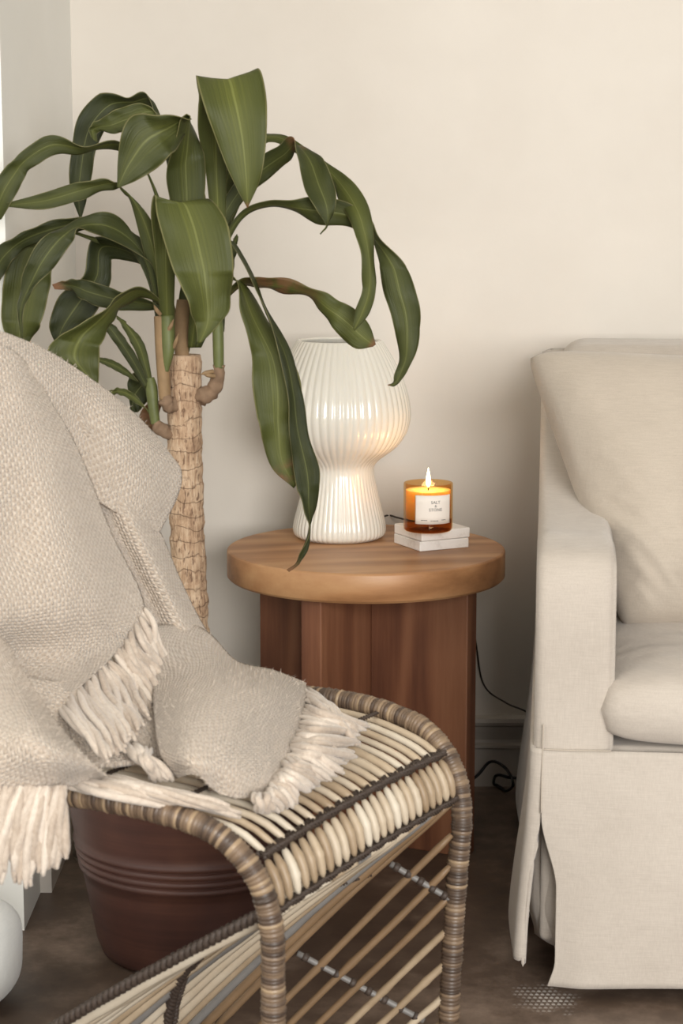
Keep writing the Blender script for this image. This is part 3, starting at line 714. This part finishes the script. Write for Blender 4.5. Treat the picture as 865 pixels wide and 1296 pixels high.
# keep the half arch on its own side of the centre line
rp = [p for p in rp if p.x >= WD/2 + .02]
lpth = [Vector((WD - p.x, p.y, p.z)) for p in rp]
topz = max(p.z for p in rp)
full = lpth + [Vector((WD/2, rp[-1].y + .005, topz + .012))] + list(reversed(rp))
path, L = resample(catmull([CP(*p) for p in full], 700), .00115)
radii = []; tone = []
cur = -1; tn = .5; rr = 1; nxt = 0; st = 0; i = 0; wl = 4
for i in range(len(path)):
    if i >= nxt:
        wl = random.choice((3, 4, 4, 5)); st = i; nxt = i + wl
        tn = .5 + .28*mnoise.noise(path[i]*14) + random.uniform(-.26, .26); rr = random.uniform(.96, 1.06)
        if random.random() < .06: tn = .95
    x = (i - st + .5)/wl
    z = path[i].z
    bul = 1 + .14*max(0, mnoise.noise(Vector((z*28, path[i].x*6, 1))))*(1 if z < .33 else .2)
    radii.append(.0134*rr*bul*(.90 + .13*math.sin(PI*x))); tone.append(tn)
MB().sweep(path, radii, 12, tone).build('frame', M['wrap'], chair, True, True)
def braid(name, P, r=.0032, pitch=.018, par=chair, mat='braid', amp=1.0):
    pts, L = resample(P, .0016); T, N = frames(pts); b = MB()
    for k in range(3):
        Q = []
        for i, p in enumerate(pts):
            a = 2*PI*(i*.0016/pitch + k/3); B_ = T[i].cross(N[i])
            Q.append(p + N[i]*math.sin(2*a)*r*.75*amp + B_*math.sin(a)*r*1.5*amp)
        b.sweep(Q[::2], r, 6, .5)
    return b.build(name, M[mat], par)
def cane(P, r, mat='cane', seg=8, n=14, name='cane', spin=0.0):
    pts = catmull(P, n) if len(P) > 2 else [P[0].lerp(P[-1], i/(n-1)) for i in range(n)]
    k0 = random.uniform(.2, .8)
    rs = [r*(1 + .10*mnoise.noise(p*25) + (.16 if abs(i/(n-1) - k0) < .5/(n-1) else 0))*(.7 if i in (0, n-1) else 1)*(1 - spin*abs(2*i/(n-1) - 1)**2.5) for i, p in enumerate(pts)]
    return MB().sweep(pts, rs, seg).build(name, M[mat], chair)
# lip between the legs: upper edge and lower edge
UL, UR = Vector((.008, .020, .374)), Vector((WD - .002, .020, .388))
LL, LR = Vector((.006, -.002, .318)), Vector((WD - .002, .000, .334))
def sagc(a, b, t, s=.006): p = a.lerp(b, t); p.z += s*math.sin(PI*t); return p
upper = [CP(*sagc(UL, UR, t/30)) for t in range(31)]; lower = [CP(*sagc(LL, LR, t/30, .004)) for t in range(31)]
braid('seat_edge_braid', [p + Vector((0, 0, .002)) for p in upper], .0023, .0352/2, amp=1.9)
braid('lip_edge_braid', lower, .0021, .0352/2, amp=1.8)
NC = 24
for i in range(NC):
    t = (i + .5)/NC
    a = CP(*sagc(UL, UR, t)); c = CP(*sagc(LL, LR, t, .004)); m_ = a.lerp(c, .5) - cb_*.004
    cane([a + Vector((0, 0, -.004)), m_, c + Vector((0, 0, .002))], .0060, n=11, name='lip_cane', spin=.5)
NSC = 20
for i in range(NSC):
    t = (i + .5)/NSC; uo = (t - .5)*2
    P_ = [CP(*sagc(UL, UR, t))]
    for b_, z in ((.06, .402), (.14, .414), (.24, .418), (.33, .416), (.385, .43)):
        P_.append(CP(lerp(UL.x, UR.x, t) + uo*.030*min(1, b_/.15), b_, z))
    cane(P_, .0048 + random.uniform(-.0005, .0008), n=16, name='seat_cane')
# cross binders on the seat and canes of the back, mostly under the throw
for b_ in (.13, .26):
    braid('seat_binder', [CP(lerp(-.02, WD + .02, t/20), b_, .422) for t in range(21)], .0016)
for i in range(13):
    t = (i + .5)/13; u_ = lerp(.02, WD - .02, t)
    hgt = lerp(.50, topz - .02, math.sqrt(max(0, 1 - abs(2*t - 1)**2.2)))
    P_ = [CP(u_, .388, .432)]
    for k in range(1, 6):
        z = lerp(.44, hgt, k/5); bb = min(profc, key=lambda p: abs(p.y - z) + (9 if p.x < .36 else 0)).x
        P_.append(CP(lerp(u_, WD/2, .12*k/5), bb + .022, z))
    cane(P_, .0052, n=12, name='back_cane')
# sloping sheet of canes beneath the seat, from the lip down to the floor at the back
G0 = at_z(-30, 1371, .012); G1 = at_z(276, 1304, .012)
def under(s, t):
    a = CP(*sagc(LL, LR, s, .004)) + Vector((0, 0, -.003)); c = G0.lerp(G1, s)
    p = a.lerp(c, t); p.z += .018*math.sin(PI*t)*(.4 + .6*math.sin(PI*s)); return p
NU = 14
for i in range(NU):
    s = (i + .6)/NU
    mt = 'cane' if s < .72 else random.choice(['cane_dark', 'cane', 'cane_dark'])
    if i in (6, 11): mt = 'cane_grey'
    cane([under(s, t) for t in (0, .25, .5, .75, 1)], (.0084 if s < .7 else .0060) + random.uniform(-.0006, .0010), mt, n=14, name='under_cane')
braid('under_edge_braid', [under(-.012, t/30) + Vector((0, 0, .009)) for t in range(31)], .0042, .030, amp=1.2)
def find(px, py):
    best = None
    for a in range(0, 81):
        for c in range(0, 101):
            p = under(a/80, c/100); v = p - CAM; q = v.dot(FW); x = W_/2 + F*v.x/q; y = H_/2 - F*v.dot(UP)/q
            d = (x - px)**2 + (y - py)**2
            if best is None or d < best[0]: best = (d, p)
    return best[1]
pb = [find(*q) for q in ((312, 1160), (268, 1196), (236, 1228), (220, 1262), (212, 1300), (206, 1345))]
pb = [p + (CAM - p).normalized()*.015 for p in pb]
braid('under_cross_braid', catmull(pb, 40), .0042, .030, amp=1.2)
pb = [under(s, .33) for s in (.05, .3, .55, .8, .97)]; pb = [p + (CAM - p).normalized()*.006 for p in pb]
braid('under_cross_binder', catmull(pb, 40), .0017)
# canes fanning from the right leg down to the floor
RF = CRt + cb_*.004
def side(k, t):
    z = k; a = Vector((RF.x, RF.y, z)) - cu_*.006; c = RF.lerp(G1, z/.335); c = Vector((c.x, c.y, .010))
    p = a.lerp(c, t); return p
zs = [.285, .245, .205, .162, .118, .076, .040]
for i, z in enumerate(zs):
    mt = ['cane_dark', 'cane_dark', 'cane_dark', 'cane', 'cane', 'cane', 'cane'][i]
    cane([side(z, 0), side(z, .3) + Vector((0, 0, random.uniform(-.002, .002))), side(z, .65), side(z, 1)], .0050, mt, n=16, name='side_cane')
def binder(p, q, n_):
    b_ = MB().sweep([p.lerp(q, i/8) for i in range(9)], .0042, 8).build('cross_bar', M['cane_grey'], chair)
    b = MB()
    for i in range(n_):
        t = (i + .5)/n_; c = p.lerp(q, t); d = (q - p).normalized()
        b.sweep([c - d*.004, c - d*.002, c + d*.002, c + d*.004], [.0052, .0064, .0064, .0052], 8)
    b.build('bar_wrapping', M['braid'], b_)
binder(under(1.0, .27) - Vector((0, 0, .006)), Vector((RF.x, RF.y, .200)) - cu_*.008, 5)
binder(under(1.0, .66) - Vector((0, 0, .006)), RF.lerp(G1, .12) + Vector((0, 0, .03)), 8)
# floor rail that carries the back end
pts, _ = resample([G0 + (G0 - G1)*.03, G0.lerp(G1, .5), G1], .003)
MB().sweep([p + Vector((0, 0, .001)) for p in pts], .0125, 10, [random.uniform(.2, .8) for _ in pts]).build('floor_rail', M['wrap'], chair, True, True)

# ------------------------------------------------------------------ throw blanket
throw = empty('throw_blanket', SF(60, 900, 0), 'beige woven wool throw with tassels draped over the rattan chair', 'blanket')
def patch(rows, res=(64, 64), seed=0, amp=.004):
    RW = [[SF(*p) for p in r] for r in rows]
    nr, nc_ = res
    A1 = [catmull(r, nc_) for r in RW]
    cols = [catmull([A1[i][j] for i in range(len(A1))], nr) for j in range(nc_)]
    G = [[cols[j][i] for j in range(nc_)] for i in range(nr)]
    UV = [[None]*nc_ for _ in range(nr)]
    mid = nr//2; mc = nc_//2; US = [[0]*nc_ for _ in range(nr)]; VS = [[0]*nc_ for _ in range(nr)]
    for i in range(nr):
        for j in range(mc + 1, nc_): US[i][j] = US[i][j-1] + (G[i][j] - G[i][j-1]).length
        for j in range(mc - 1, -1, -1): US[i][j] = US[i][j+1] - (G[i][j] - G[i][j+1]).length
    for j in range(nc_):
        for i in range(mid + 1, nr): VS[i][j] = VS[i-1][j] + (G[i][j] - G[i-1][j]).length
        for i in range(mid - 1, -1, -1): VS[i][j] = VS[i+1][j] - (G[i][j] - G[i+1][j]).length
    for i in range(nr):
        for j in range(nc_):
            p = G[i][j]; e = min(1, 8*min(j, nc_-1-j)/nc_, 8*min(i, nr-1-i)/nr)
            d = mnoise.noise(p*8 + Vector((seed, 0, 0)))*amp*2.4 + mnoise.noise(p*20 + Vector((0, seed, 0)))*amp*.9
            G[i][j] = p - (p - CAM).normalized()*d*e
            UV[i][j] = (US[i][j], VS[i][j])
    return G, UV
parts = {}
def fold(name, rows, res, seed, amp=.004):
    G, UV = patch(rows, res, seed, amp); o = MB().grid(G, UV).build(name, M['throw'], throw); mod_solid(o, .006); parts[name + str(seed)] = G; return G
K = .01
fold('cloth_fold', [[(-50,408,.002),(0,421,.004),(60,446,.004),(110,478,.004),(150,508,.004),(188,544,.004),(216,579,.004)],
      [(-50,440,.02),(0,450,.022),(60,473,.022),(108,505,.018),(146,534,.026),(186,566,.026),(228,598,.012)],
      [(-50,520,.02),(0,525,.02),(60,530,.02),(100,560,.010),(138,588,.026),(178,614,.034),(223,628,.016)],
      [(-50,600,.015),(0,600,.015),(60,590,.015),(90,610,.004),(130,638,.018),(166,658,.030),(199,676,.020)]], (56, 90), 1)
fold('cloth_fold', [[(10,470,.012),(36,476,.014),(58,484,.002),(84,494,.016),(110,508,.0)],
      [(58,560,.014),(84,564,.016),(108,574,.008),(134,586,.022),(160,604,.010)],
      [(92,648,.014),(118,650,.020),(140,656,.010),(168,662,.034),(198,668,.014)],
      [(128,730,.018),(152,734,.024),(176,736,.008),(204,739,.038),(230,742,.014)],
      [(150,790,.022),(178,794,.028),(202,796,.016),(232,798,.042),(259,798,.018)],
      [(150,835,.02),(185,840,.03),(215,842,.03),(245,842,.045),(287,834,.030)]], (72, 64), 2)
fold('cloth_fold', [[(-70,425,.03),(-20,432,.032),(14,444,.03),(38,468,.022)],
      [(-70,490,.04),(-15,495,.046),(30,505,.05),(64,512,.030)],
      [(-70,560,.045),(-10,560,.052),(48,560,.056),(96,568,.034)],
      [(-70,680,.05),(0,680,.052),(75,670,.072),(139,674,.042)],
      [(-70,770,.06),(20,770,.06),(100,765,.074),(181,771,.052)],
      [(-70,830,.05),(15,830,.018),(72,832,.036),(143,830,.056)],
      [(-70,880,.06),(-5,890,.05),(38,893,.060),(75,893,.060)]], (90, 72), 3, .005)
fold('cloth_fold', [[(165,795,.03),(250,795,.034),(298,838,.036),(345,850,.034),(386,866,.020)],
      [(192,848,.05),(248,848,.070),(294,868,.066),(342,878,.056),(387,884,.024)],
      [(196,900,.05),(240,905,.074),(286,918,.068),(332,922,.050),(374,932,.020)],
      [(204,950,.04),(240,955,.066),(278,965,.056),(318,972,.038),(354,978,.018)],
      [(226,984,.014),(250,980,.045),(274,1002,.022),(302,1010,.016),(330,1006,.012)]], (64, 72), 4)
fold('cloth_fold', [[(-70,765,.07),(-40,775,.072),(-14,795,.074),(6,816,.062)],
      [(-70,860,.08),(-20,862,.092),(20,872,.096),(64,908,.068)],
      [(-70,935,.07),(0,937,.085),(55,945,.088),(108,960,.058)],
      [(-70,998,.03),(0,996,.034),(72,994,.032),(142,986,.018)]], (56, 64), 5)
fold('cloth_fold', [[(-30,842,.045),(60,862,.050),(150,868,.040),(207,868,.034)],
      [(20,905,.048),(90,915,.048),(160,918,.042),(204,920,.034)],
      [(70,965,.020),(125,970,.020),(168,966,.022),(208,960,.016)]], (32, 40), 6)
def tassel(P, r=.0046, seed=0):
    P = catmull(P, 26); T, N = frames(P); b = MB(); tw = random.uniform(0, 6); k_ = random.uniform(.8, 1.3)
    for q in range(2):
        Q = []; R_ = []
        for i, p in enumerate(P):
            t = i/25; a = tw + q*PI + t*3.0*k_; B_ = T[i].cross(N[i])
            Q.append(p + (N[i]*math.cos(a) + B_*math.sin(a))*r*.72 + Vector((mnoise.noise(p*60), mnoise.noise(p*60 + Vector((9, 0, 0))), 0))*.0022*t)
            R_.append(r*(.62 + .38*sstep(0, .15, t))*(1 - .55*sstep(.86, 1, t)))
        b.sweep(Q, R_, 7)
    return b.build('tassel', M['tassel'], throw)
def edge_tassels(E, D, n, off0, off1, jit=6, r=.0046, arch=.012):
    """E edge pixels, D end pixels (same count), n tassels"""
    Es = catmull([Vector((x, y, 0)) for x, y in E], n); Ds = catmull([Vector((x, y, 0)) for x, y in D], n)
    for e, d in zip(Es, Ds):
        d = d + Vector((random.uniform(-jit, jit), random.uniform(-jit, jit), 0)); m1 = e.lerp(d, .33); m2 = e.lerp(d, .68)
        j = random.uniform(-jit, jit)*.8; oo = random.uniform(0, .006)
        tassel([SF(e.x, e.y, off0), SF(m1.x + j, m1.y - j*.4, lerp(off0, off1, .3) + arch + oo), SF(m2.x - j*.5, m2.y, lerp(off0, off1, .7) + arch*.7 + oo), SF(d.x, d.y, off1 + oo)], r*random.uniform(.85, 1.12))
edge_tassels([(181,772),(150,824),(112,862),(76,893)], [(216,838),(196,890),(160,945),(132,962)], 17, .056, .045, 6)
edge_tassels([(176,778),(140,832),(100,872)], [(210,868),(180,915),(146,955)], 8, .05, .04, 7)
edge_tassels([(150,935),(170,945),(190,950)], [(218,990),(205,985),(190,988)], 7, .03, .012, 6)
edge_tassels([(388,872),(384,895),(376,925),(366,955)], [(452,938),(460,920),(455,930),(440,958)], 13, .022, .010, 7, .0046, .014)
edge_tassels([(376,925),(362,960),(345,990)], [(440,965),(415,985),(396,1000)], 10, .018, .009, 6, .0046, .012)
edge_tassels([(352,980),(338,1002),(322,1008)], [(380,1012),(356,1022),(330,1026)], 9, .016, .009, 5, .0044, .010)
edge_tassels([(142,984),(130,988),(100,992),(84,993)], [(300,1030),(285,1020),(255,1014),(225,1022)], 11, .020, .010, 6, .0046, .008)
# tassels hanging freely over the left rail
random.seed(21); nt = 24
for i in range(nt):
    x = lerp(-28, 80, i/(nt-1)); e = SF(x, 995, .036)
    ln = random.uniform(.088, .112) - (.02 if i > nt - 4 else 0); jx = random.uniform(-.006, .006)
    tassel([e, e + Vector((-.002 + jx, -.010, -.25*ln)), e + Vector((-.008 + jx*2, -.012, -.62*ln)), e + Vector((-.010 + jx*2.5, -.010, -ln))], .0048)
# wool fuzz
fb = MB()
for key, G in parts.items():
    nr, nc_ = len(G), len(G[0])
    for _ in range(6500):
        i = random.randrange(nr - 1); j = random.randrange(nc_ - 1)
        p = G[i][j].lerp(G[i+1][j+1], random.random()); n_ = (CAM - p).normalized()
        q = p + n_*.003; d = (n_*random.uniform(-.2, .8) + Vector((random.uniform(-1, 1), random.uniform(-1, 1), random.uniform(-.6, 1.2)))).normalized()
        sd = d.cross(n_); 
        if sd.length < 1e-6: continue
        sd = sd.normalized()*.00022; l_ = random.uniform(.003, .0105); k = len(fb.v)
        bend = Vector((random.uniform(-1, 1), random.uniform(-1, 1), random.uniform(-1, 1)))*.0015
        fb.v += [q - sd, q + sd, q + d*l_*.6 + sd*.7 + bend, q + d*l_*.6 - sd*.7 + bend, q + d*l_]; fb.f += [(k, k+1, k+2, k+3), (k+3, k+2, k+4)]
        fb.uv += [(0, 0)]*5; fb.a += [.5]*5
fz = fb.build('wool_fuzz', M['tassel'], throw); fz['kind'] = 'stuff'

# ------------------------------------------------------------------ small things on the floor
jc = at_z(82, 1086, 0); jc.x = max(jc.x, CX + .052)
jr = [(0, .001), (.021, .001), (.023, .004), (.023, .060), (.020, .068), (.020, .078), (.0185, .078), (.0185, .068), (.0215, .059), (.0215, .006), (0, .005)]
jar = empty('glass_jar', jc, 'small clear glass jar on the floor behind the brown pot', 'jar')
MB().lathe(jr, jc, 40).build('jar_body', M['clear'], jar)
MB().lathe([(.0205, .070), (.0215, .071), (.0215, .074), (.0205, .075)], jc, 40).build('jar_rim', M['clear'], jar)
Yk = WY - .06
pts, _ = resample(catmull([at_z(560, 1000, .004), at_y(600, 985, Yk), at_y(621, 964, Yk), at_y(640, 972, Yk - .02), at_y(650, 992, Yk - .06), at_z(640, 1001, .004), at_z(626, 993, .004), at_y(629, 981, Yk - .02), at_y(645, 984, Yk), at_y(668, 987, Yk), at_z(720, 1003, .004)], 120), .005)
for p in pts: p.z = max(p.z, .004)
o = MB().sweep(pts, .0028, 8).build('power_cable', M['black_cord']); tag(o, 'black power cable looping on the floor beside the sofa', 'cable')
pc_ = at_z(-52, 1268, 0)
b = MB(); nu, nv = 40, 24
for i in range(nv + 1):
    ph = -PI/2 + PI*i/nv
    for k in range(nu):
        a = 2*PI*k/nu; r_ = abs(math.cos(ph))**.6
        p = Vector((.088*r_*math.cos(a), .11*r_*math.sin(a), .072 + .071*math.copysign(abs(math.sin(ph))**.75, math.sin(ph))))
        b.v.append(pc_ + p*(1 + .03*mnoise.noise(p*20))); b.uv.append((0, 0)); b.a.append(.5)
for i in range(nv):
    for k in range(nu): k2 = (k+1) % nu; b.f.append((i*nu+k, i*nu+k2, (i+1)*nu+k2, (i+1)*nu+k))
o = b.build('floor_cushion', M['white_cloth']); tag(o, 'white cloth floor cushion lying in front of the brown pot', 'cushion')
